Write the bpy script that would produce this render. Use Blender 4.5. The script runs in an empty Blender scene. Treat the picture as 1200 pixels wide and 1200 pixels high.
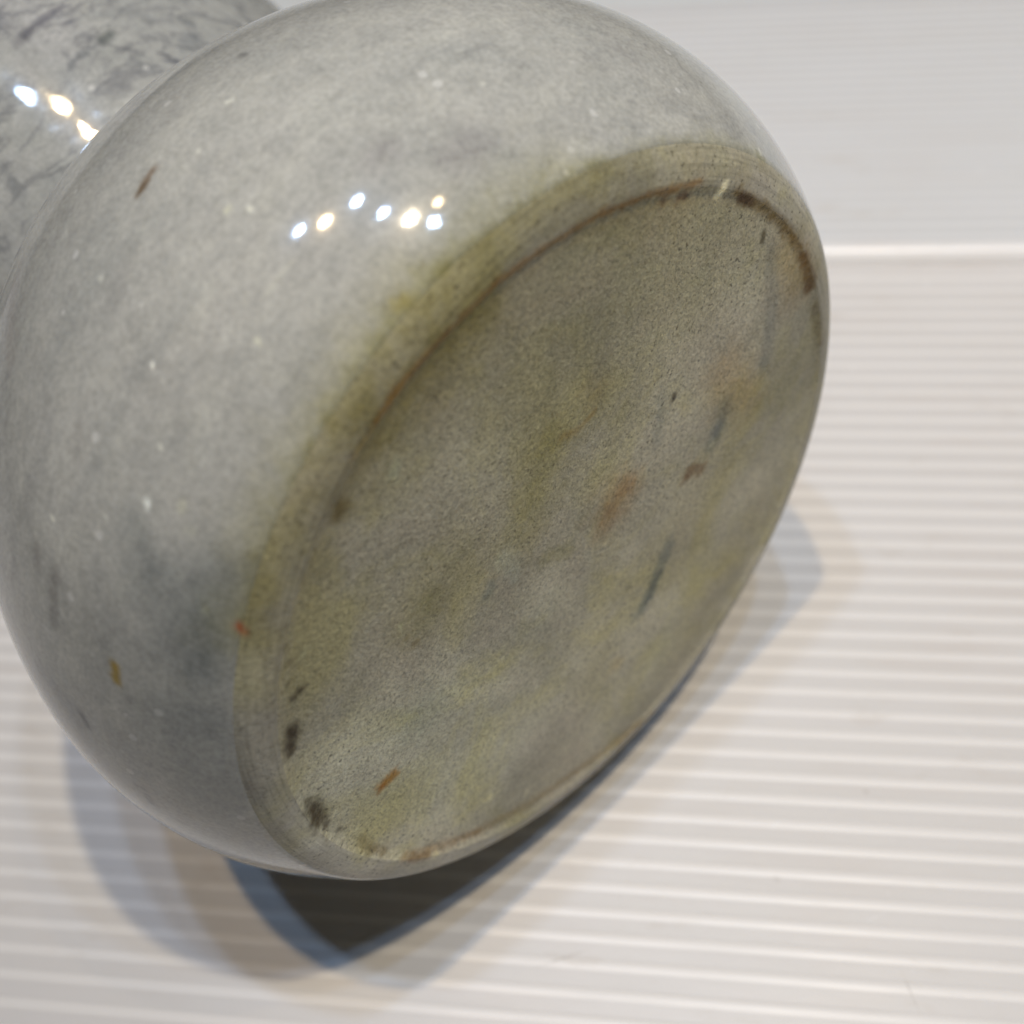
import bpy, math, random
import numpy as np
from mathutils import Matrix, Vector

C = bpy.context.scene.collection
sc = bpy.context.scene

# ---------------------------------------------------------------- camera
U = 0.057                       # foot radius of the vase in metres
CAM_H = 0.21077
cam_d = bpy.data.cameras.new('camera')
cam = bpy.data.objects.new('camera', cam_d); C.objects.link(cam)
Rw = Matrix(((0.9919438127, -0.0207024952, 0.1249755139),
             (0.0907215082, 0.8046530505, -0.5867734454),
             (-0.0884142541, 0.5933842558, 0.8000487764)))
M4 = Rw.to_4x4(); M4.translation = (0, 0, CAM_H)
cam.matrix_world = M4
cam_d.sensor_width = 36.0
cam_d.lens = 36.0 * 1210.06 / 1200.0
cam_d.clip_start = 0.01; cam_d.clip_end = 60
cam_d.dof.use_dof = True
cam_d.dof.focus_distance = 0.144
cam_d.dof.aperture_fstop = 12.5
sc.camera = cam

# ---------------------------------------------------------------- world and lamps
w = bpy.data.worlds.new('World'); sc.world = w; w.use_nodes = True
bg = w.node_tree.nodes['Background']
bg.inputs['Color'].default_value = (1.0, 0.88, 0.72, 1); bg.inputs['Strength'].default_value = 0.010

WARM = (1.0, 0.74, 0.42); WARM2 = (1.0, 0.84, 0.60); COOL = (0.46, 0.66, 1.0)
AIM = Vector((0.12, 0.38, 0.0))
LAMPS = [  # position, colour, power, radius
    ((-0.360, 0.074, 1.705), COOL, 14.0, 0.018),
    ((-0.193, 0.097, 1.731), WARM, 27.0, 0.014),
    ((-0.012, 0.215, 1.734), COOL, 17.0, 0.018),
    ((0.125, 0.110, 1.230), COOL, 7.0, 0.013),
    ((0.222, 0.080, 1.060), WARM2, 17.0, 0.010),
    ((0.315, 0.078, 1.030), COOL, 5.0, 0.011),
    ((0.300, 0.165, 1.030), WARM, 1.8, 0.007),
]
for p, col, pw, rad in LAMPS:
    ld = bpy.data.lights.new('ceiling_spot', 'SPOT'); ld.energy = pw; ld.color = col
    ld.shadow_soft_size = rad * 1.5
    ld.spot_size = math.radians(50 if p[2] > 1.5 else 74); ld.spot_blend = 1.0
    lo = bpy.data.objects.new('ceiling_spot', ld); C.objects.link(lo)
    lo.location = p
    lo.rotation_euler = (AIM - Vector(p)).to_track_quat('-Z', 'Y').to_euler()

sc.view_settings.view_transform = 'Standard'; sc.view_settings.look = 'None'
sc.view_settings.exposure = 0.12; sc.view_settings.gamma = 1.0
sc.render.engine = 'CYCLES'

# ---------------------------------------------------------------- helpers
def mesh_obj(name, verts, faces, mat, parent=None, smooth=True):
    me = bpy.data.meshes.new(name)
    me.from_pydata([tuple(v) for v in verts], [], faces)
    if smooth: me.polygons.foreach_set('use_smooth', [True] * len(me.polygons))
    me.materials.append(mat); me.update()
    o = bpy.data.objects.new(name, me); C.objects.link(o)
    if parent is not None: o.parent = parent
    return o

def tag(o, label=None, cat=None, kind=None, group=None):
    if label: o['label'] = label
    if cat: o['category'] = cat
    if kind: o['kind'] = kind
    if group: o['group'] = group
    return o

class NT:
    """small node helper"""
    def __init__(s, name):
        s.m = bpy.data.materials.new(name); s.m.use_nodes = True
        s.n = s.m.node_tree.nodes; s.l = s.m.node_tree.links
        s.b = s.n['Principled BSDF']
    def new(s, t, **k):
        x = s.n.new(t)
        for a, v in k.items(): setattr(x, a, v)
        return x
    def put(s, node, key, v):
        if hasattr(v, 'is_output'): s.l.new(v, node.inputs[key])
        else: node.inputs[key].default_value = v
    def coord(s, scale=(1, 1, 1), rot=(0, 0, 0), which='Object'):
        t = s.new('ShaderNodeTexCoord'); mp = s.new('ShaderNodeMapping')
        mp.inputs['Scale'].default_value = scale; mp.inputs['Rotation'].default_value = rot
        s.l.new(t.outputs[which], mp.inputs['Vector']); return mp.outputs['Vector']
    def noise(s, vec, scale, detail=4, rough=.55, dist=0.0):
        x = s.new('ShaderNodeTexNoise'); s.put(x, 'Vector', vec)
        x.inputs['Scale'].default_value = scale; x.inputs['Detail'].default_value = detail
        x.inputs['Roughness'].default_value = rough; x.inputs['Distortion'].default_value = dist
        return x.outputs['Fac']
    def ramp(s, fac, stops):
        r = s.new('ShaderNodeValToRGB'); e = r.color_ramp.elements
        while len(e) < len(stops): e.new(.5)
        for q, (p, c) in zip(e, stops):
            q.position = p; q.color = tuple(c) + (1,) if len(c) == 3 else c
        s.put(r, 'Fac', fac); return r.outputs['Color']
    def mix(s, fac, a, b, mode='MIX'):
        x = s.new('ShaderNodeMix', data_type='RGBA', blend_type=mode)
        s.put(x, 0, fac)
        for k, v in ((6, a), (7, b)):
            if hasattr(v, 'is_output'): s.l.new(v, x.inputs[k])
            else: x.inputs[k].default_value = tuple(v) + (1,) if len(v) == 3 else v
        return x.outputs[2]
    def math(s, op, a, b=0.0, clamp=False):
        x = s.new('ShaderNodeMath', operation=op, use_clamp=clamp); s.put(x, 0, a); s.put(x, 1, b); return x.outputs[0]
    def bump(s, h, strength, dist, prev=None):
        x = s.new('ShaderNodeBump'); s.put(x, 'Height', h)
        x.inputs['Strength'].default_value = strength; x.inputs['Distance'].default_value = dist
        if prev is not None: s.l.new(prev, x.inputs['Normal'])
        return x.outputs['Normal']

# ---------------------------------------------------------------- materials
def g3(v): return (v, v, v)

def marble(name='polished_grey_marble', dark=1.0):
    t = NT(name)
    v = t.coord((1, 1, 1.7)); v1 = t.coord((1, 1, 1))
    cloud = t.noise(v, 22, 6, .6, .6)
    col = t.ramp(cloud, [(.28, (.36, .362, .355)), (.44, (.44, .44, .422)), (.58, (.49, .485, .46)), (.78, (.55, .545, .515))])
    wisp = t.noise(t.coord((1, 1, 2.6), (.3, .2, .5)), 60, 8, .68, 1.4)
    col = t.mix(t.ramp(wisp, [(.28, g3(.28)), (.44, g3(0)), (1, g3(0))]), col, (.23, .235, .235))
    fine = t.noise(v1, 420, 5, .65)
    col = t.mix(1.0, col, t.ramp(fine, [(.25, g3(.88)), (.5, g3(1.0)), (.75, g3(1.10))]), 'MULTIPLY')
    mid = t.noise(v, 150, 5, .6, .3)
    col = t.mix(1.0, col, t.ramp(mid, [(.28, (.90, .905, .91)), (.5, g3(1.0)), (.72, (1.06, 1.06, 1.04))]), 'MULTIPLY')
    sugar = t.noise(v1, 1500, 3, .7)
    col = t.mix(1.0, col, t.ramp(sugar, [(.28, g3(.80)), (.5, g3(1.0)), (.72, g3(1.18))]), 'MULTIPLY')
    vein = t.noise(t.coord((1, 1, 3.2), (.2, .1, 0)), 26, 7, .62, 1.0)
    col = t.mix(t.ramp(vein, [(.0, g3(0)), (.475, g3(0)), (.50, g3(.55 if dark < 1 else .10)), (.525, g3(0)), (1, g3(0))]), col, (.16, .165, .18))
    if dark < 1:
        dk = t.noise(t.coord((1, 1, 2.0), (.6, .1, .9)), 70, 6, .7, .8)
        col = t.mix(t.ramp(dk, [(.30, g3(.95)), (.42, g3(.3)), (.47, g3(0)), (1, g3(0))]), col, (.13, .135, .16))
        col = t.mix(1.0, col, (dark * .985, dark * .995, dark * 1.02), 'MULTIPLY')
    col = t.mix(1.0, col, (1.05, 1.06, 1.02), 'MULTIPLY')
    # pale crystals scattered in the stone
    vo = t.new('ShaderNodeTexVoronoi'); t.put(vo, 'Vector', v1); vo.inputs['Scale'].default_value = 330
    cell = t.new('ShaderNodeSeparateColor'); t.l.new(vo.outputs['Color'], cell.inputs[0])
    pick = t.math('GREATER_THAN', cell.outputs[0], .94)
    dot = t.math('LESS_THAN', vo.outputs['Distance'], .20)
    sp = t.math('MULTIPLY', pick, dot)
    col = t.mix(t.math('MULTIPLY', sp, .5), col, (.8, .8, .76))
    a = t.new('ShaderNodeAttribute', attribute_name='stain_shade')
    col = t.mix(1.0, col, a.outputs['Color'], 'MULTIPLY')
    t.put(t.b, 'Base Color', col)
    t.put(t.b, 'Roughness', t.ramp(mid, [(.3, g3(.04)), (.7, g3(.075))]))
    t.b.inputs['IOR'].default_value = 1.47
    t.b.inputs['Subsurface Weight'].default_value = .25
    t.b.inputs['Subsurface Radius'].default_value = (1.0, .9, .75)
    t.b.inputs['Subsurface Scale'].default_value = .0025
    t.b.inputs['Coat Weight'].default_value = .12
    t.b.inputs['Coat Roughness'].default_value = .24
    n = t.bump(t.noise(v1, 35, 2, .5), .25, .0006)
    n = t.bump(fine, .10, .0001, n)
    n = t.bump(sugar, .10, .00004, n)
    if dark < 1: n = t.bump(t.noise(v1, 75, 2, .5), .5, .0007, n)
    t.put(t.b, 'Normal', n)
    return t.m

def honed(name, base, grain=1.0, ring=False):
    t = NT(name)
    v1 = t.coord((1, 1, 1))
    cloud = t.noise(v1, 28, 6, .6, .8)
    d = tuple(c * .70 for c in base); b = tuple(min(1, c * 1.28) for c in base)
    col = t.ramp(cloud, [(.32, d), (.5, base), (.68, b)])
    tint = t.noise(t.coord((1, 1, 1), (1, 2, 3)), 45, 4, .6, .4)
    col = t.mix(1.0, col, t.ramp(tint, [(.33, (1.0, .98, .72)), (.5, (1, 1, 1)), (.68, (1.03, 1.0, 1.04))]), 'MULTIPLY')
    fine = t.noise(v1, 1900 if not ring else 1500, 3, .72)
    col = t.mix(1.0, col, t.ramp(fine, [(.28, g3(.60 if not ring else .78)), (.5, g3(1.0)), (.74, g3(1.30 if not ring else 1.2))]), 'MULTIPLY')
    # tiny dark pits
    pit = t.noise(v1, 1500, 2, .5)
    pm = t.math('MULTIPLY', t.ramp(pit, [(.0, g3(1)), (.31, g3(1)), (.37, g3(0))]), t.ramp(cloud, [(.35, g3(.1)), (.6, g3(.7))]))
    col = t.mix(pm, col, (.10, .09, .06))
    a = t.new('ShaderNodeAttribute', attribute_name='stain_shade')
    col = t.mix(1.0, col, a.outputs['Color'], 'MULTIPLY')
    t.put(t.b, 'Base Color', col)
    t.b.inputs['Roughness'].default_value = .55 if not ring else .42
    t.b.inputs['Specular IOR Level'].default_value = .35
    n = t.bump(t.noise(v1, 1250, 4, .7), grain, .00065 * grain)
    n = t.bump(t.noise(t.coord((1, 1.6, 1), (0, 0, .5)), 85, 4, .62), .6 * grain, .0016, n)
    n = t.bump(pit, .35 * grain, .0001, n)
    if ring:
        # turning marks left by the lathe
        sx = t.new('ShaderNodeSeparateXYZ'); t.l.new(v1, sx.inputs[0])
        rr = t.math('SQRT', t.math('ADD', t.math('MULTIPLY', sx.outputs[0], sx.outputs[0]), t.math('MULTIPLY', sx.outputs[1], sx.outputs[1])))
        cx = t.new('ShaderNodeCombineXYZ'); t.l.new(rr, cx.inputs[0]); rs = t.new('ShaderNodeVectorMath', operation='SCALE'); t.l.new(v1, rs.inputs[0]); rs.inputs['Scale'].default_value = .04
        ra = t.new('ShaderNodeVectorMath', operation='ADD'); t.l.new(cx.outputs[0], ra.inputs[0]); t.l.new(rs.outputs[0], ra.inputs[1]); rw = ra.outputs[0]
        wv = t.noise(rw, 900, 3, .6)
        wc = t.noise(rw, 1700, 3, .6)
        col = t.mix(1.0, col, t.ramp(wc, [(.30, g3(.74)), (.5, g3(1.0)), (.66, g3(1.08)), (.74, g3(1.45))]), 'MULTIPLY')
        t.put(t.b, 'Base Color', col)
        n = t.bump(t.math('ADD', wv, t.noise(v1, 300, 3)), .30, .00010, n)
    t.put(t.b, 'Normal', n)
    return t.m

WHT = (.90, .90, .88); DRT = (.42, .38, .33)
NICKS = [((.0281, .0769), (.0035, .0016), .6, WHT), ((.1022, .2869), (.004, .003), 1.2, WHT), ((.0756, .2913), (.003, .002), .3, WHT),
         ((.0601, .2416), (.0035, .0025), .2, WHT), ((.0802, .2395), (.003, .002), .9, WHT), ((.0565, .2056), (.004, .002), .1, WHT),
         ((.0278, .0661), (.0018, .0016), .1, DRT), ((-.0135, .0483), (.014, .0007), .38, DRT), ((.0508, .0470), (.009, .0006), -1.25, DRT),
         ((.0460, .0600), (.006, .0005), .5, WHT), ((.0470, .0850), (.0016, .0012), 0, DRT), ((.0700, .0980), (.010, .0006), 2.6, WHT)]

def plastic(name, col_a, rib=False, rough=.34, edge=False):
    t = NT(name)
    w_ = t.new('ShaderNodeNewGeometry').outputs['Position']
    mp = t.new('ShaderNodeMapping'); t.l.new(w_, mp.inputs['Vector']); mp.inputs['Scale'].default_value = (.35, 1, 1)
    n1 = t.noise(mp.outputs['Vector'], 55, 4, .55)
    col = t.ramp(n1, [(.3, tuple(c * f for c, f in zip(col_a, (.985, .965, .95)))), (.5, col_a), (.7, tuple(c * f for c, f in zip(col_a, (1.01, 1.01, 1.02))))])
    if rib:
        sx = t.new('ShaderNodeSeparateXYZ'); t.l.new(t.coord(), sx.inputs[0])
        k = t.math('DIVIDE', t.math('ABSOLUTE', sx.outputs[1]), RIB_W / 2)
        f = t.ramp(k, [(.0, g3(1)), (.45, g3(.9)), (1.0, g3(0))])
        col = t.mix(f, col, tuple(min(.93, c * 1.17) for c in col_a))
    # rubbed marks and small scuffs
    sv = t.noise(w_, 300, 3, .5)
    col = t.mix(t.ramp(sv, [(.70, g3(0)), (.78, g3(.45))]), col, (.86, .86, .85))
    dv = t.noise(mp.outputs['Vector'], 140, 5, .6)
    col = t.mix(t.ramp(dv, [(.60, g3(0)), (.80, g3(.55))]), col, (.60, .54, .46))
    for (px_, py_), (la, lb), ang, c_ in NICKS:
        mq = t.new('ShaderNodeMapping', vector_type='TEXTURE'); t.l.new(w_, mq.inputs['Vector'])
        mq.inputs['Location'].default_value = (px_, py_, 0); mq.inputs['Rotation'].default_value = (0, 0, ang)
        mq.inputs['Scale'].default_value = (la, lb, 1)
        ln = t.new('ShaderNodeVectorMath', operation='LENGTH'); t.l.new(mq.outputs[0], ln.inputs[0])
        jag = t.math('ADD', ln.outputs['Value'], t.math('MULTIPLY', t.noise(w_, 900, 2), .8))
        col = t.mix(t.ramp(jag, [(.0, g3(.75)), (.9, g3(0))]), col, c_)
    t.put(t.b, 'Base Color', col)
    t.put(t.b, 'Roughness', t.ramp(n1, [(.3, g3(rough)), (.7, g3(rough + .1))]))
    t.b.inputs['IOR'].default_value = 1.49
    t.b.inputs['Subsurface Weight'].default_value = .15
    t.b.inputs['Subsurface Radius'].default_value = (1, 1, 1)
    t.b.inputs['Subsurface Scale'].default_value = .0015
    t.put(t.b, 'Normal', t.bump(t.noise(mp.outputs['Vector'], 90, 3), .25, .0004))
    return t.m

# ---------------------------------------------------------------- plastic sheets the vase lies on
PITCH = 0.004981; RIB_W = 0.0028; RIB_Y0 = 0.187034
SHEET = (.725, .706, .675)
m_sheet = plastic('white_corrugated_plastic', SHEET)
m_rib = plastic('white_plastic_rib', SHEET, rib=True)
SHEET2 = (.70, .705, .695)
m_sheet2 = plastic('white_corrugated_plastic_cool', SHEET2)
m_rib2 = plastic('white_plastic_rib_cool', SHEET2, rib=True)
m_edge = plastic('white_plastic_lit_edge', (.93, .91, .88), rough=.28)  # whiter than the sheet: the light in the edge is put into its colour
m_table = plastic('white_table_laminate', (.74, .77, .76), rough=.3)

def slab(name, x0, x1, y0, y1, z0, z1, mat, parent=None, nx=2, ny=2):
    v = [(x0, y0, z0), (x1, y0, z0), (x1, y1, z0), (x0, y1, z0), (x0, y0, z1), (x1, y0, z1), (x1, y1, z1), (x0, y1, z1)]
    f = [(3, 2, 1, 0), (4, 5, 6, 7), (0, 1, 5, 4), (1, 2, 6, 5), (2, 3, 7, 6), (3, 0, 4, 7)]
    return mesh_obj(name, v, f, mat, parent, smooth=False)

rib_v, rib_f = [], []
NX = 2; HX = .62
for j in range(NX):
    x = -HX + 2 * HX * j / (NX - 1)
    for i in range(9):
        u_ = -1 + i / 4
        rib_v.append((x, u_ * RIB_W / 2, 0.00010 * (math.cos(math.pi * u_) + 1) / 2 - .00001))
for i in range(8): rib_f.append((i, 9 + i, 10 + i, i + 1))
rnd = random.Random(4)
def ribs(root, ys, z, mat):
    rib_me = None
    for y in ys:
        if rib_me is None:
            o = mesh_obj('rib', rib_v, rib_f, mat, root); rib_me = o.data
        else:
            o = bpy.data.objects.new('rib', rib_me); C.objects.link(o); o.parent = root
        o.location = (0, y + rnd.uniform(-.00012, .00012), z); o.rotation_euler = (0, 0, rnd.uniform(-.0009, .0009))

def sheet_root(name, label):
    e = bpy.data.objects.new(name, None); C.objects.link(e)
    return tag(e, label, 'plastic sheet', group='white corrugated plastic sheets')

EDGE_Y = 0.2478; TH = .004; END_Y = .3955
s1 = sheet_root('plastic_sheet', 'ribbed white corrugated plastic sheet lying flat under the stone vase')
slab('top_skin', -.62, .62, -.16, .262, -TH, 0, m_sheet, s1)
k0 = math.floor((RIB_Y0 + .155) / PITCH)
ys = [RIB_Y0 - k * PITCH for k in range(-12, k0)]
ribs(s1, [y for y in ys if y < EDGE_Y - .001], 0, m_rib)
s2 = sheet_root('plastic_sheet', 'second white plastic sheet overlapping the first behind the vase, its brightly lit edge showing')
slab('top_skin', -.62, .62, EDGE_Y + .0045, END_Y, 0.0004, TH, m_sheet2, s2)
# front edge of the second sheet, rounded and whitened to look lit
prof_e = []
for q in range(62, -1, -6):
    c0 = math.cos(math.radians(62)); cq = math.cos(math.radians(q))
    prof_e.append((EDGE_Y + .0045 * (1 - math.sin(math.radians(q)) / math.sin(math.radians(62))), .0001 + (TH - .0001) * (cq - c0) / (1 - c0)))
prof_e.append((EDGE_Y + .0052, TH + .00003))
ev, ef = [], []
for x in (-.62, .62):
    for y, z in prof_e: ev.append((x, y, z))
N = len(prof_e)
for i in range(N - 1): ef.append((i, N + i, N + i + 1, i + 1))
mesh_obj('front_edge', ev, ef, m_edge, s2)
ribs(s2, [EDGE_Y + .0085 + k * PITCH for k in range(27)], TH, m_rib2)
tb = slab('tabletop', -1.2, 1.2, -.7, 1.3, -.034, -TH - .0003, m_table)
tag(tb, kind='structure')

MARKS=[
 (1,[(-0.148,0.071,0.0)],0.0544,0.62,(0.92,0.7,0.48)),
 (1,[(-0.209,0.068,-0.0)],0.0272,0.5,(0.85,0.6,0.4)),
 (1,[(-0.095,0.051,-0.0)],0.0273,0.4,(0.85,0.6,0.4)),
 (1,[(-0.357,-0.178,0.0),(-0.383,-0.224,0.0)],0.017,0.85,(0.55,0.42,0.32)),
 (1,[(-0.338,-0.182,-0.0),(-0.32,-0.183,0.0)],0.0097,0.5,(0.6,0.45,0.35)),
 (1,[(0.055,-0.439,0.0),(-0.045,-0.395,0.0),(-0.158,-0.342,-0.0)],0.0209,0.75,(0.5,0.56,0.66)),
 (1,[(0.016,-0.434,-0.0),(-0.076,-0.395,0.0)],0.013,0.55,(0.5,0.56,0.66)),
 (1,[(-0.497,-0.173,0.0),(-0.561,-0.123,0.0)],0.0243,0.55,(0.5,0.56,0.66)),
 (1,[(-0.451,-0.202,-0.0),(-0.513,-0.175,-0.0)],0.0172,0.5,(0.5,0.56,0.66)),
 (1,[(-0.343,0.065,0.0),(-0.437,0.181,-0.0)],0.0136,0.35,(0.5,0.56,0.66)),
 (1,[(-0.728,-0.189,0.0),(-0.841,-0.03,0.0),(-0.91,0.15,0.0)],0.0195,0.4,(0.5,0.56,0.66)),
 (1,[(-0.813,0.11,0.0),(-0.749,0.032,0.0)],0.0269,0.3,(1.25,1.27,1.25)),
 (1,[(0.131,0.359,0.0),(0.156,0.274,0.0)],0.0186,0.6,(1.15,1.25,1.35)),
 (1,[(0.207,0.334,0.0),(0.229,0.325,-0.0)],0.0125,0.6,(0.6,0.7,0.85)),
 (1,[(0.786,0.218,0.0),(0.75,0.205,-0.0)],0.013,1,(0.75,0.42,0.12)),
 (1,[(0.804,0.215,0.0),(0.786,0.218,0.0)],0.0065,0.6,(0.75,0.42,0.12)),
 (1,[(0.876,0.421,0.0),(0.905,0.368,-0.0)],0.0182,0.95,(0.14,0.11,0.07)),
 (1,[(0.86,0.455,0.0)],0.01,0.6,(0.14,0.11,0.07)),
 (1,[(0.917,0.33,0.0)],0.0104,0.7,(0.14,0.11,0.07)),
 (1,[(0.696,0.66,0.0),(0.745,0.62,0.0)],0.0149,0.9,(0.14,0.11,0.07)),
 (1,[(0.623,0.72,-0.0),(0.595,0.714,0.0)],0.0073,0.8,(0.14,0.11,0.07)),
 (1,[(0.549,0.798,0.0)],0.0106,0.5,(0.4,0.35,0.25)),
 (1,[(0.517,0.84,0.0)],0.0087,0.5,(0.4,0.35,0.25)),
 (1,[(0.592,0.762,-0.0)],0.0054,0.6,(0.14,0.11,0.07)),
 (1,[(0.925,0.27,0.0)],0.0085,0.6,(0.14,0.11,0.07)),
 (1,[(0.948,0.153,-0.0),(0.969,0.106,0.0)],0.0133,0.5,(0.5,0.42,0.28)),
 (1,[(0.973,0.086,0.0),(0.974,0.021,0.0)],0.0113,0.6,(0.5,0.42,0.28)),
 (1,[(0.985,-0.087,-0.0),(0.94,-0.243,-0.0),(0.881,-0.376,-0.0)],0.0119,0.5,(0.62,0.42,0.22)),
 (1,[(0.881,-0.376,-0.0),(0.737,-0.597,-0.0),(0.541,-0.796,0.0),(0.335,-0.963,0.0)],0.0128,0.5,(0.75,0.6,0.38)),
 (1,[(0.992,-0.116,0.0),(0.976,-0.189,0.0)],0.0096,0.7,(0.5,0.35,0.2)),
 (1,[(-0.757,0.609,-0.0),(-0.772,0.594,0.0)],0.0095,0.85,(0.4,0.25,0.16)),
 (1,[(-0.725,0.651,0.0)],0.0131,0.6,(0.5,0.35,0.25)),
 (1,[(-0.898,0.417,0.0),(-0.913,0.367,-0.0)],0.0101,0.85,(0.4,0.28,0.14)),
 (1,[(-0.86,0.5,0.0),(-0.847,0.49,-0.0)],0.0089,1,(2.4,2.4,2.3)),
 (1,[(-0.872,0.503,0.0)],0.0069,1,(2.3,2.3,2.2)),
 (1,[(-0.891,0.445,-0.0),(-0.943,0.305,0.0),(-0.975,0.185,-0.0),(-0.989,0.049,-0.0)],0.0101,0.75,(0.6,0.45,0.2)),
 (1,[(-0.992,0.009,-0.0),(-0.979,-0.116,-0.0)],0.0138,0.75,(0.5,0.34,0.15)),
 (1,[(-0.963,-0.136,0.0)],0.0144,0.7,(0.4,0.25,0.1)),
 (1,[(-0.957,-0.226,0.0),(-0.927,-0.386,0.0)],0.0148,0.5,(0.55,0.5,0.4)),
 (1,[(-0.951,0.065,-0.0),(-0.949,-0.067,-0.0)],0.0545,0.5,(1.0,0.82,0.5)),
 (1,[(-0.918,0.227,0.0),(-0.904,0.212,-0.0)],0.0086,1,(0.25,0.22,0.15)),
 (1,[(-0.465,0.131,-0.0),(-0.454,0.126,0.0)],0.0078,1,(0.15,0.13,0.1)),
 (1,[(-0.609,-0.02,-0.0),(-0.623,-0.159,-0.0)],0.0605,0.45,(0.85,0.66,0.4)),
 (1,[(-0.626,-0.286,0.0)],0.0351,0.3,(0.8,0.65,0.4)),
 (1,[(-0.182,0.449,-0.0),(-0.212,0.417,0.0),(-0.242,0.405,0.0),(-0.28,0.398,-0.0)],0.008,0.55,(0.8,0.6,0.32)),
 (1,[(-0.318,0.441,0.0)],0.0362,0.3,(0.85,0.72,0.5)),
 (1,[(-0.16,0.466,-0.0),(-0.078,0.428,-0.0),(0.054,0.319,-0.0)],0.0399,0.45,(0.7,0.69,0.45)),
 (1,[(0.077,0.202,0.0),(0.022,0.121,0.0)],0.0174,0.45,(0.7,0.69,0.45)),
 (1,[(0.385,0.518,-0.0),(0.336,0.497,0.0)],0.0431,0.4,(0.7,0.69,0.45)),
 (1,[(0.412,0.46,0.0)],0.008,0.7,(0.5,0.4,0.2)),
 (1,[(0.409,0.501,-0.0)],0.0059,0.6,(0.5,0.4,0.2)),
 (1,[(0.19,0.563,0.0),(0.282,0.555,-0.0)],0.0579,0.35,(0.7,0.69,0.45)),
 (1,[(0.234,-0.515,0.0)],0.0213,0.4,(0.85,0.72,0.4)),
 (1,[(0.234,-0.386,-0.0),(0.311,-0.463,0.0)],0.0567,0.3,(0.7,0.69,0.45)),
 (1,[(0.11,-0.744,-0.0)],0.0733,0.35,(1.08,1.12,0.95)),
 (1,[(-0.095,0.871,-0.0),(-0.087,0.862,-0.0)],0.0086,0.7,(1.3,1.3,1.2)),
 (1,[(0.087,0.876,0.0),(0.103,0.864,0.0)],0.012,0.7,(1.2,1.32,1.42)),
 (1,[(0.505,0.778,0.0),(0.53,0.775,0.0)],0.0053,0.7,(1.3,1.4,1.45)),
 (1,[(0.901,0.324,0.0),(0.876,0.327,0.0)],0.0063,0.6,(1.5,1.5,1.45)),
 (1,[(0.387,0.552,0.0),(0.403,0.524,0.0)],0.0058,0.5,(1.2,1.3,1.2)),
 (1,[(0.765,-0.319,0.0)],0.0101,0.5,(1.9,1.9,1.8)),
 (1,[(0.706,-0.498,-0.0),(0.727,-0.512,0.0)],0.008,0.4,(1.9,1.9,1.8)),
 (1,[(-0.047,-0.018,-0.0)],0.0058,0.7,(1.9,1.9,1.8)),
 (1,[(-0.459,-0.195,-0.0)],0.0073,0.8,(1.9,1.9,1.8)),
 (1,[(0.965,-0.223,-0.0)],0.0099,0.6,(1.5,1.45,1.2)),
 (1,[(0.034,0.975,-0.0),(-0.108,0.973,0.0),(-0.25,0.936,-0.0)],0.0527,0.8,(0.7,0.66,0.42)),
 (1,[(0.22,0.936,-0.0)],0.0167,0.8,(0.52,0.45,0.28)),
 (1,[(0.209,0.961,0.0),(0.094,0.974,-0.0)],0.0299,0.45,(0.68,0.64,0.42)),
 (1,[(0.382,0.869,0.0),(0.295,0.921,0.0)],0.0275,0.4,(0.75,0.72,0.5)),
 (1,[(-0.564,0.796,0.0),(-0.755,0.588,0.0)],0.0389,0.35,(0.82,0.75,0.5)),
 (1,[(-0.138,0.876,0.0),(-0.287,0.76,-0.0)],0.0686,0.2,(0.92,0.9,0.88)),
 (1,[(-0.462,0.827,0.0),(-0.581,0.729,-0.0)],0.0245,0.3,(0.75,0.8,0.75)),
 (1,[(0.511,0.053,0.0),(0.329,-0.126,0.0)],0.1366,0.35,(1.18,1.18,1.15)),
 (1,[(0.706,0.407,0.0),(0.774,-0.061,0.0)],0.1018,0.35,(1.15,1.18,1.15)),
 (1,[(0.575,0.241,-0.0)],0.0645,0.3,(1.05,1.15,1.1)),
 (1,[(0.162,0.091,0.0)],0.0675,0.3,(1.12,1.18,1.2)),
 (1,[(-0.359,0.501,0.0),(-0.571,0.508,0.0)],0.1183,0.25,(0.92,0.92,0.8)),
 (1,[(-0.437,-0.738,0.0),(0.079,-0.863,0.0)],0.0732,0.3,(0.92,0.86,0.7)),
 (1,[(-0.166,0.223,0.0),(-0.085,0.161,-0.0)],0.0432,0.3,(1.15,1.15,1.05)),
 (1,[(-0.109,0.577,-0.0),(0.01,0.635,-0.0)],0.0499,0.25,(1.1,1.12,1.08)),
 (0,[(0.537,0.959,0.04),(0.374,1.028,0.034),(0.191,1.069,0.028),(0.027,1.09,0.03),(-0.18,1.088,0.044),(-0.382,1.033,0.042),(-0.568,0.942,0.04)],0.0604,0.5,(0.85,0.82,0.62)),
 (1,[(0.551,-0.192,-0.0),(0.7,0.021,-0.0),(0.74,0.302,-0.0)],0.1711,0.45,(1.16,1.18,1.2)),
 (1,[(0.202,0.04,-0.0),(0.445,0.13,-0.0)],0.1143,0.4,(1.14,1.16,1.16)),
 (1,[(-0.261,0.806,-0.0),(-0.498,0.701,0.0),(-0.738,0.436,-0.0)],0.1764,0.5,(0.84,0.82,0.64)),
 (1,[(0.118,0.89,-0.0),(-0.09,0.889,0.0)],0.0853,0.35,(0.84,0.82,0.68)),
 (1,[(-0.116,0.454,0.0),(0.096,0.366,-0.0),(0.282,0.48,0.0)],0.0681,0.35,(0.82,0.8,0.58)),
 (1,[(-0.182,-0.409,-0.0),(-0.403,-0.335,0.0)],0.1037,0.35,(0.9,0.86,0.68)),
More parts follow.
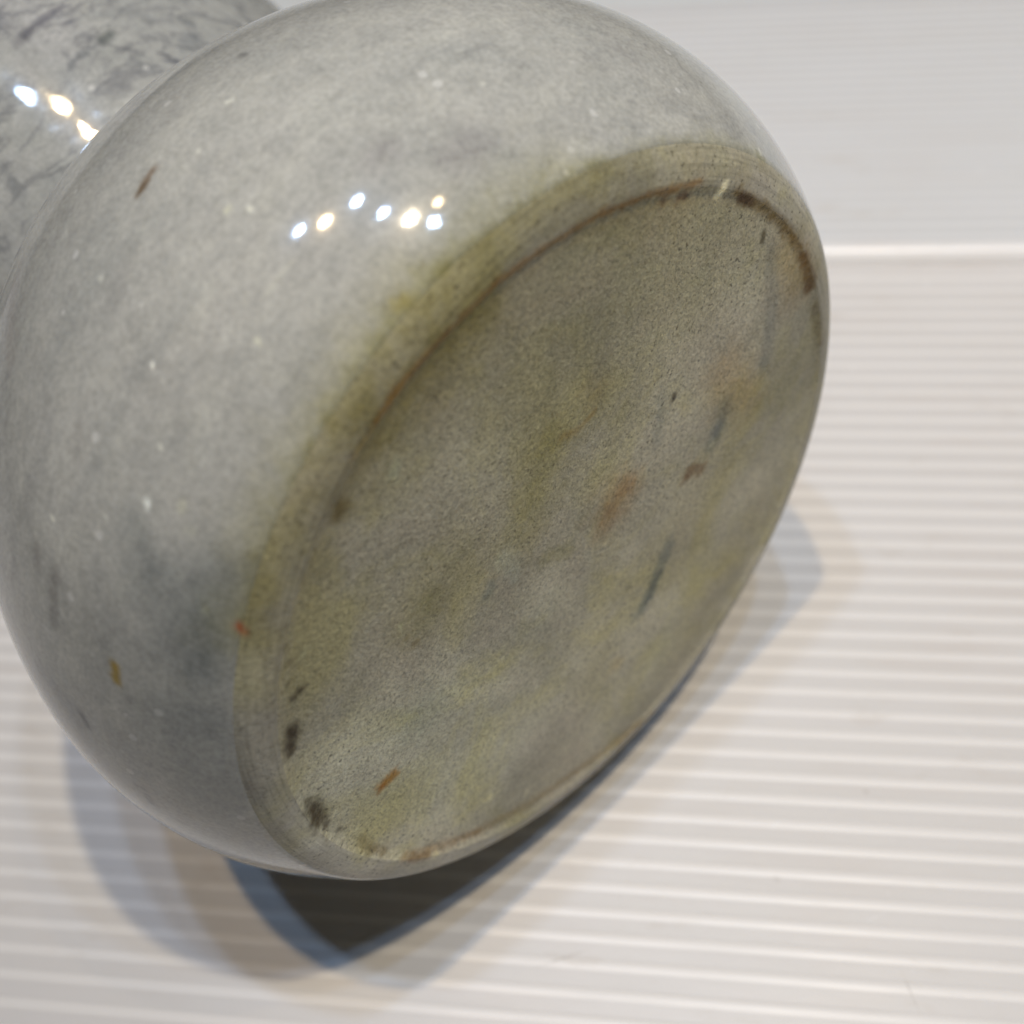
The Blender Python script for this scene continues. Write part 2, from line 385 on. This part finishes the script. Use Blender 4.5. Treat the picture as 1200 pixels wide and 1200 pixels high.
 (0,[(0.304,1.267,0.579),(0.126,1.297,0.56),(-0.061,1.299,0.498)],0.0206,0.35,(0.8,0.82,0.84)),
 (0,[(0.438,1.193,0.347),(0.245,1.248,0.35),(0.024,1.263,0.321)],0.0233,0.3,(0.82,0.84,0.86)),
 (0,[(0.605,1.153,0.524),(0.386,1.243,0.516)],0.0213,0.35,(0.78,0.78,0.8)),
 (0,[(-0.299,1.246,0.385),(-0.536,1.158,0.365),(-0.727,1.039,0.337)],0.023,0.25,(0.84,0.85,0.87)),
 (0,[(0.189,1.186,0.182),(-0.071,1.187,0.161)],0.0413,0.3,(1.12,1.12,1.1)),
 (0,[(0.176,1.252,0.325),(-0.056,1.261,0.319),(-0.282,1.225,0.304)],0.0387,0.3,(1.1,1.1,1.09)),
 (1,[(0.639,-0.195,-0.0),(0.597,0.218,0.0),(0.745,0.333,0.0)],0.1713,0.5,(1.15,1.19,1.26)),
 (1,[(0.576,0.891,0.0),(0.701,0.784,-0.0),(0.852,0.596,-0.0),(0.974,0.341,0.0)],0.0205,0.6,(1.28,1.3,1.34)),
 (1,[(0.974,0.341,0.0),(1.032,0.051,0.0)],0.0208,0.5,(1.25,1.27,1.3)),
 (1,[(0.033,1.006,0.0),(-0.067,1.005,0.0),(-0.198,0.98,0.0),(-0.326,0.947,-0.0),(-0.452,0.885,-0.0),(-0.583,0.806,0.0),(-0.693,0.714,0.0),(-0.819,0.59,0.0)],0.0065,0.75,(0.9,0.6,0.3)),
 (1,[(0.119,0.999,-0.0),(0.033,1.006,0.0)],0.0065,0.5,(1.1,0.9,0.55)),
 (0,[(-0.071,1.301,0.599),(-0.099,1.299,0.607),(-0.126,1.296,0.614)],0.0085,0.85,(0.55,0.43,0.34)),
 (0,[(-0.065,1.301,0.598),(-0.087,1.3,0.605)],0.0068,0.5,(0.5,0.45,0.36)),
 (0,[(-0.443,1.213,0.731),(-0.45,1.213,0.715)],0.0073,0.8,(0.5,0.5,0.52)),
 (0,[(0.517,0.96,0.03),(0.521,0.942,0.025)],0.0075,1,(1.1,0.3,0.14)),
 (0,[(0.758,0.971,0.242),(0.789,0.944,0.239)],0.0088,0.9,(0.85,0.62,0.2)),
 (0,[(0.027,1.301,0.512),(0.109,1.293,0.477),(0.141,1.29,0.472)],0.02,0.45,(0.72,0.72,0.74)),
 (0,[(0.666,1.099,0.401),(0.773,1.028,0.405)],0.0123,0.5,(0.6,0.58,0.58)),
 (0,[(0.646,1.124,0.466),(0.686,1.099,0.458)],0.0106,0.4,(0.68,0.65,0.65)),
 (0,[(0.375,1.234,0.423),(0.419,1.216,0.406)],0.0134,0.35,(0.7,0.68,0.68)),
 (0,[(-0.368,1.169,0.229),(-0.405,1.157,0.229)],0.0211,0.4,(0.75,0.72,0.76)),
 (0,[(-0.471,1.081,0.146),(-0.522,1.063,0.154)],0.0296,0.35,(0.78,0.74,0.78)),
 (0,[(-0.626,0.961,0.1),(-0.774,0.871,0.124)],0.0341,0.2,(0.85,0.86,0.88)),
 (0,[(0.457,1.142,0.239),(0.512,1.092,0.193)],0.028,0.5,(0.66,0.69,0.71)),  # lower-left dark marks, here and next: grey vein plus painted shade
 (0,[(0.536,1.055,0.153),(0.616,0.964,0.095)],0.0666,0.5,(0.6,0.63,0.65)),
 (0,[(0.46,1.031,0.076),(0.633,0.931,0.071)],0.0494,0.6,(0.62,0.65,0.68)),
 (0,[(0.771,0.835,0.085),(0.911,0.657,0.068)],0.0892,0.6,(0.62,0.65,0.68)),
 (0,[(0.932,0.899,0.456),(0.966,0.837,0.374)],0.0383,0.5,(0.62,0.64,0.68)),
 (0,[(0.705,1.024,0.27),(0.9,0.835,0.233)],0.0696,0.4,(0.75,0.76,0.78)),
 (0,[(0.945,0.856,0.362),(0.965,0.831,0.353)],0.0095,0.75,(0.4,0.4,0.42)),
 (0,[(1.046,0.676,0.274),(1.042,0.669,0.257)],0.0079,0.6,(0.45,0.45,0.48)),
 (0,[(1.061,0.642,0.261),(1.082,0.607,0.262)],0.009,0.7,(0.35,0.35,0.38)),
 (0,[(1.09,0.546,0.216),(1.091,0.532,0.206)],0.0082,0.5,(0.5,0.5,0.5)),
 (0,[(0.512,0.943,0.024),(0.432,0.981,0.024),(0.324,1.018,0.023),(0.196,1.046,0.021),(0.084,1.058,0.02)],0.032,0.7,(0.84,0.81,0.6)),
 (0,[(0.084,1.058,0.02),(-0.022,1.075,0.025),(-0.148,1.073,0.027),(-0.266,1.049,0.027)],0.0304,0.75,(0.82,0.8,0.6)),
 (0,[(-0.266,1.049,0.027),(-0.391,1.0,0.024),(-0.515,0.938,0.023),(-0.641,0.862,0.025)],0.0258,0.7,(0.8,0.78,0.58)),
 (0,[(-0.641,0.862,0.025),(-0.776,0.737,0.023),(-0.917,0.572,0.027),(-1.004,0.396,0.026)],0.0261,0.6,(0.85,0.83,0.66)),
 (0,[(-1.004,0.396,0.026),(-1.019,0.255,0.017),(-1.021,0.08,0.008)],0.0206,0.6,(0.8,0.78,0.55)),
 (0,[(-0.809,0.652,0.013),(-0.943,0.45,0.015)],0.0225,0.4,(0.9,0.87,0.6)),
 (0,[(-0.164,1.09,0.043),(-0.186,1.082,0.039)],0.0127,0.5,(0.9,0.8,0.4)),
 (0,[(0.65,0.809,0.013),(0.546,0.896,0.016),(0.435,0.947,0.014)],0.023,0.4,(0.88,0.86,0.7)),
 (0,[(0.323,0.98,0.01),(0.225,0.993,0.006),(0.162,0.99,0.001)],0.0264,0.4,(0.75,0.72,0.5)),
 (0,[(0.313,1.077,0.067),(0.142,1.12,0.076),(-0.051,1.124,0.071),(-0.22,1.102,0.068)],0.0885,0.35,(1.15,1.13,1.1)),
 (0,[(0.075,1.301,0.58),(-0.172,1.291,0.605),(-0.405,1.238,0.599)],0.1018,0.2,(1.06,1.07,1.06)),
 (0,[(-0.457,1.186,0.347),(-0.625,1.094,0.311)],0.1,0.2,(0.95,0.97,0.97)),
 (0,[(-0.128,1.209,0.209),(-0.069,1.213,0.209),(-0.033,1.215,0.209)],0.0032,0.6,(1.25,1.25,1.2)),
 (0,[(0.212,1.246,0.324),(-0.109,1.226,0.241)],0.0646,0.12,(1.1,1.05,1.02)),
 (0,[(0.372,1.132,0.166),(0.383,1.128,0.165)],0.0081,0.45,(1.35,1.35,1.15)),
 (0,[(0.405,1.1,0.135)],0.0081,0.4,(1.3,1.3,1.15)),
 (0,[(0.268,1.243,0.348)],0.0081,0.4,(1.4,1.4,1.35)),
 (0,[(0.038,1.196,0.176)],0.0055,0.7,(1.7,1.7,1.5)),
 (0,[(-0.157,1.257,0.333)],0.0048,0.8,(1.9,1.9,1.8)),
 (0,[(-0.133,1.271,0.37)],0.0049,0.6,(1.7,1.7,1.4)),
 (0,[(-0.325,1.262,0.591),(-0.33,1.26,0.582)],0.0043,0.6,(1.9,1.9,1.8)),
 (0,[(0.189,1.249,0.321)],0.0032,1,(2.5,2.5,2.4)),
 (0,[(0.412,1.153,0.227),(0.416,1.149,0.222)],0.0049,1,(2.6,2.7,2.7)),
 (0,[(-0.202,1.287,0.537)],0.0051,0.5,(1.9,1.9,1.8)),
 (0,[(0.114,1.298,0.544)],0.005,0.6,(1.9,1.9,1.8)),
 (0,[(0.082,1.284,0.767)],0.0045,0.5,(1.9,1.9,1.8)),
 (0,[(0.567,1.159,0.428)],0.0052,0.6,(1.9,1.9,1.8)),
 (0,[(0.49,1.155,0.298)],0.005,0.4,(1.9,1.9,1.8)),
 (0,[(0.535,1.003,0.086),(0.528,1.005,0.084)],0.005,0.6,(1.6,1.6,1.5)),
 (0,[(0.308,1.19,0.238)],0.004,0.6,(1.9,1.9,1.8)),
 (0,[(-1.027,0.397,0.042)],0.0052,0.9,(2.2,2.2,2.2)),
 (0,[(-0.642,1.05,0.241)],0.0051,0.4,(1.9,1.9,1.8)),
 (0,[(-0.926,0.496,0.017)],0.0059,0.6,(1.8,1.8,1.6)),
 (0,[(-0.921,0.879,0.352),(-0.943,0.847,0.336)],0.0094,0.35,(0.75,0.76,0.78)),
 (0,[(-0.947,0.838,0.325),(-0.963,0.808,0.302)],0.0076,0.45,(0.7,0.72,0.74)),
 (0,[(-1.027,0.699,0.266)],0.0078,0.5,(0.65,0.65,0.68)),
 (0,[(-0.952,0.778,0.237),(-0.942,0.76,0.2)],0.0265,0.25,(0.8,0.78,0.8)),
 (0,[(-0.811,0.962,0.307)],0.0072,0.4,(0.75,0.75,0.7)),
 (0,[(-1.077,0.4,0.101),(-1.057,0.344,0.054)],0.0334,0.35,(0.8,0.82,0.9)),
 (0,[(0.223,1.219,0.962),(0.371,1.232,0.762)],0.027,0.4,(0.85,0.8,0.8)),
 (0,[(-0.331,0.948,2.257),(-0.393,0.931,2.267),(-0.487,0.893,2.279)],0.0109,0.8,(0.42,0.42,0.48)),
 (0,[(-0.303,0.952,2.25),(-0.343,0.948,2.263)],0.0163,0.5,(0.5,0.5,0.55)),
 (0,[(-0.473,0.8,2.143),(-0.505,0.785,2.149)],0.0138,0.8,(0.42,0.45,0.45)),
 (0,[(-0.511,0.836,2.22),(-0.607,0.755,2.202),(-0.633,0.703,2.168)],0.0167,0.4,(0.65,0.67,0.7)),
 (0,[(-0.622,0.702,2.157),(-0.676,0.649,2.155)],0.0114,0.5,(0.55,0.56,0.6)),
 (0,[(-0.706,0.621,2.16),(-0.717,0.59,2.141)],0.0116,0.6,(0.5,0.52,0.56)),
 (0,[(-0.638,0.605,2.07),(-0.679,0.583,2.092)],0.0229,0.5,(0.6,0.63,0.68)),
 (0,[(-0.33,0.846,2.111),(-0.371,0.84,2.126),(-0.401,0.827,2.128)],0.0095,0.7,(0.5,0.52,0.56)),
 (0,[(-0.342,1.001,2.349),(-0.328,0.987,2.318)],0.0245,0.5,(0.55,0.56,0.62)),
 (0,[(0.07,0.839,2.019),(0.095,0.82,1.997)],0.0188,0.6,(0.5,0.52,0.56)),
 (0,[(0.045,0.865,2.053)],0.0134,0.5,(0.55,0.56,0.6)),
 (0,[(-0.312,0.917,2.203)],0.0081,0.5,(0.55,0.55,0.55)),
 (0,[(-0.005,0.784,1.937),(-0.05,0.773,1.923)],0.0215,0.3,(0.65,0.68,0.7)),
 (0,[(0.19,0.772,1.953),(0.276,0.75,1.959)],0.054,0.3,(0.78,0.8,0.84)),
 (0,[(-0.083,0.879,2.076),(-0.14,0.871,2.074)],0.0537,0.25,(0.8,0.83,0.84)),
 (0,[(-0.141,0.936,2.169),(-0.094,0.924,2.142)],0.0161,0.25,(0.8,0.82,0.84)),
 (0,[(-0.44,0.794,2.111),(-0.485,0.719,2.054)],0.0386,0.3,(0.78,0.8,0.8)),
 (0,[(-0.405,0.978,2.351),(-0.404,0.885,2.209)],0.0823,0.2,(1.15,1.12,1.2)),
]
BASE_C= [-0.00708, 0.08921, -0.13289] 
AXES= [[-0.548712, -0.712704, -0.436999], [-0.36397, -0.266925, 0.892344], [-0.752623, 0.648694, -0.112938]]

# ---------------------------------------------------------------- the vase
BASE_C[2] += CAM_H
vase = bpy.data.objects.new('stone_vase', None); C.objects.link(vase)
tag(vase, 'grey marble vase lying on its side with its stained flat base towards the viewer', 'vase')
Mv = Matrix((AXES[0], AXES[1], AXES[2])).transposed().to_4x4(); Mv.translation = BASE_C
vase.matrix_world = Mv

UP_LOCAL = np.array([AXES[0][2], AXES[1][2], 0.0]); UP_LOCAL /= np.linalg.norm(UP_LOCAL)
def hsh(ix, iy, iz, seed):
    h = (ix * 374761393 + iy * 668265263 + iz * 2147483647 + seed * 144665) & 0xffffffff
    h = ((h ^ (h >> 13)) * 1274126177) & 0xffffffff
    return ((h ^ (h >> 16)) & 0xffff) / 65535.0
def vnoise(P, scale, seed=0, octv=2):
    out = np.zeros(len(P)); amp = 1; tot = 0
    for o_ in range(octv):
        Q = P * scale * (2 ** o_) + 137.0; I = np.floor(Q).astype(np.int64); F = Q - I; F = F * F * (3 - 2 * F)
        r = 0
        for dx in (0, 1):
            for dy in (0, 1):
                for dz in (0, 1):
                    wgt = (F[:, 0] if dx else 1 - F[:, 0]) * (F[:, 1] if dy else 1 - F[:, 1]) * (F[:, 2] if dz else 1 - F[:, 2])
                    r = r + wgt * hsh(I[:, 0] + dx, I[:, 1] + dy, I[:, 2] + dz, seed + o_)
        out += amp * r; tot += amp; amp *= .5
    return out / tot * 2 - 1

def paint(P, which):
    """multiplicative stain colour, partly painted shade, of the stone at the points P (in foot radii)"""
    T = np.ones((len(P), 3))
    wob = {}
    for wh, pts, wd, st, mul in MARKS:
        if which == 'b' and wh != 1: continue
        if which == 's' and wh != 0: continue
        if which == 'f' and wh == 0 and wd < .05: st = st * .55
        pts = [np.array(p) for p in pts]
        allp = np.array(pts); lo = allp.min(0) - wd * 3.2; hi = allp.max(0) + wd * 3.2
        m = np.all((P > lo) & (P < hi), axis=1)
        if not m.any(): continue
        Q = P[m]
        if len(pts) == 1: d = np.linalg.norm(Q - pts[0], axis=1)
        else:
            d = np.full(len(Q), 9e9)
            for a, b in zip(pts[:-1], pts[1:]):
                ab = b - a; t_ = np.clip(((Q - a) @ ab) / (ab @ ab), 0, 1)
                d = np.minimum(d, np.linalg.norm(Q - a - t_[:, None] * ab, axis=1))
        nz = vnoise(Q, min(1.1 / wd, 70), int(abs(wd) * 1e4) % 97, 3)
        k = np.clip(d / wd * (1 + (.75 if wd < .04 else .4) * nz) * (.66 if wh else .78), 0, None)
        k = np.where(d < wd * 3.1, k, 9)
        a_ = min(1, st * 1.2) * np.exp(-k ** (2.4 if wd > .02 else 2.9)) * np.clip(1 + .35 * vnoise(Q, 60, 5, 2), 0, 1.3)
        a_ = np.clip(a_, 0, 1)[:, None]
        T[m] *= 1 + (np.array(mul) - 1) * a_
    return T

def lathe(name, rings, mat, which, nseg=720, cap=False, wob=True):
    """rings: list of (s, r) in foot radii"""
    ang = np.linspace(0, 2 * np.pi, nseg, endpoint=False)
    S = np.array([q[0] for q in rings]); Rr = np.array([q[1] for q in rings])
    X = Rr[:, None] * np.cos(ang); Y = Rr[:, None] * np.sin(ang); Z = np.repeat(S[:, None], nseg, 1)
    P = np.stack([X, Y, Z], -1).reshape(-1, 3)
    nr = len(rings)
    # slightly hand-worked, not perfectly round
    if wob:
        n_ = vnoise(P, 1.3, 3, 2)
        P[:, :2] *= (1 + .0035 * n_)[:, None]
    # the neck sits a hair off the axis
    k_ = (.055 * np.clip((P[:, 2] - 1.8) / .6, 0, 1))[:, None]
    P = P + k_ * UP_LOCAL
    if cap: P = np.vstack([P, [[0, 0, S[-1]]]])
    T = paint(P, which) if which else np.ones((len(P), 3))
    i = np.arange(nr - 1)[:, None] * nseg; j = np.arange(nseg)[None]; j2 = (j + 1) % nseg
    quads = np.stack([i + j, i + nseg + j, i + nseg + j2, i + j2], -1).reshape(-1, 4)
    tris = np.zeros((0, 3), int)
    if cap:
        b = (nr - 1) * nseg; jj = np.arange(nseg); tris = np.stack([b + jj, np.full(nseg, nr * nseg), b + (jj + 1) % nseg], -1)
    me = bpy.data.meshes.new(name)
    nl = quads.size + tris.size; nf = len(quads) + len(tris)
    me.vertices.add(len(P)); me.vertices.foreach_set('co', (P * U).ravel())
    me.loops.add(nl); me.loops.foreach_set('vertex_index', np.concatenate([quads.ravel(), tris.ravel()]).astype(np.int32))
    me.polygons.add(nf)
    st = np.concatenate([np.arange(len(quads)) * 4, quads.size + np.arange(len(tris)) * 3]).astype(np.int32)
    me.polygons.foreach_set('loop_start', st)
    me.update(calc_edges=True); me.validate()
    me.polygons.foreach_set('use_smooth', np.ones(nf, bool))
    at = me.attributes.new('stain_shade', 'FLOAT_COLOR', 'POINT')
    at.data.foreach_set('color', np.hstack([T, np.ones((len(T), 1))]).ravel().astype(np.float32))
    me.materials.append(mat)
    o = bpy.data.objects.new(name, me); C.objects.link(o); o.parent = vase
    return o

NECK = [(1.6, .80), (1.7, .71), (1.8, .70), (1.9, .751), (2.0, .81), (2.1, .8725), (2.2, .930), (2.3, .984), (2.42, 1.045), (2.55, 1.075), (2.75, 1.07), (3.0, 1.01), (3.1, .95)]
R_, CC, PP, R1, B2, P2 = 1.30297781, .570699353, 2.06609772, 1.09962040, 1.34932147, 1.92703443
def profile():
    b = (CC - .04) / (1 - (R1 / R_) ** PP) ** (1 / PP)
    s1 = np.linspace(.03, CC, 600); r1 = R_ * (1 - np.abs((CC - s1) / b) ** PP) ** (1 / PP)
    s2 = np.linspace(CC, NECK[0][0] - .04, 1000)[1:]; r2 = R_ * (1 - np.abs((s2 - CC) / B2) ** P2) ** (1 / P2)
    P = np.array([(s2[-80], r2[-80]), (s2[-1], r2[-1])] + NECK); out = []
    for i in range(1, len(P) - 1):
        p0, p1, p2 = P[i - 1], P[i], P[i + 1]; p3 = P[min(i + 2, len(P) - 1)]
        for t in np.linspace(0, 1, 40, endpoint=False):
            out.append(.5 * ((2 * p1) + (-p0 + p2) * t + (2 * p0 - 5 * p1 + 4 * p2 - p3) * t * t + (-p0 + 3 * p1 - 3 * p2 + p3) * t ** 3))
    out = np.array(out)
    return np.r_[0, s1, s2, out[1:, 0], P[-1, 0]], np.r_[1, r1, r2, out[1:, 1], P[-1, 1]]
PS, PR = profile()
def pr(s): return float(np.interp(s, PS, PR))
m_marble = marble()
m_base = honed('unpolished_stone_base', (.60, .572, .43))
m_foot = honed('unpolished_stone_foot', (.45, .43, .345), .5, ring=True)

# the flat base, sunk a little below the foot ring
base_r = [(-.0035, .9965), (-.0015, .992), (.001, .986), (.0035, .978), (.0055, .968), (.006, .962)] + [(.006 - .001 * (1 - r_), r_) for r_ in np.linspace(.956, .004, 150)]
lathe('base', base_r, m_base, 'b', 720, cap=True, wob=True)
# foot ring: flat land, rounded shoulder, meets the polished wall
foot = [(-.0035, .9965), (-.004, 1.002), (-.0035, 1.010), (-.002, 1.02), (.001, 1.034), (.006, 1.049), (.012, 1.062), (.019, 1.0735), (.026, 1.083)]
foot_d = []
for a, b in zip(foot[:-1], foot[1:]):
    for k in range(3): foot_d.append((a[0] + (b[0] - a[0]) * k / 3, a[1] + (b[1] - a[1]) * k / 3))
foot_d.append(foot[-1])
lathe('foot_ring', foot_d, m_foot, 'f', 720, wob=True)
body_s = [(.0255, 1.081), (.0275, 1.0855)] + [(s_, pr(s_)-.0006*max(0,(.05-s_)/.02)) for s_ in np.linspace(.030, 1.75, 232)]
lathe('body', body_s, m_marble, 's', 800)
neck_s = [(s_, pr(s_)) for s_ in np.linspace(1.75, 3.06, 110)] + [(3.09, .965), (3.10, .94), (3.09, .915), (3.06, .90)] + \
         [(s_, max(pr(s_) - .11, .3)) for s_ in np.linspace(3.0, 1.75, 20)] + [(1.4, .85), (1.0, 1.05), (.6, 1.12), (.3, 1.0), (.2, .8), (.18, .01)]
lathe('neck', neck_s, marble('polished_veined_neck_marble', .93), 's', 640)
vase.update_tag()
bpy.context.view_layer.update()
for o in vase.children: print('zmin', o.name, min((vase.matrix_world @ v.co).z for v in list(o.data.vertices)[::3]))
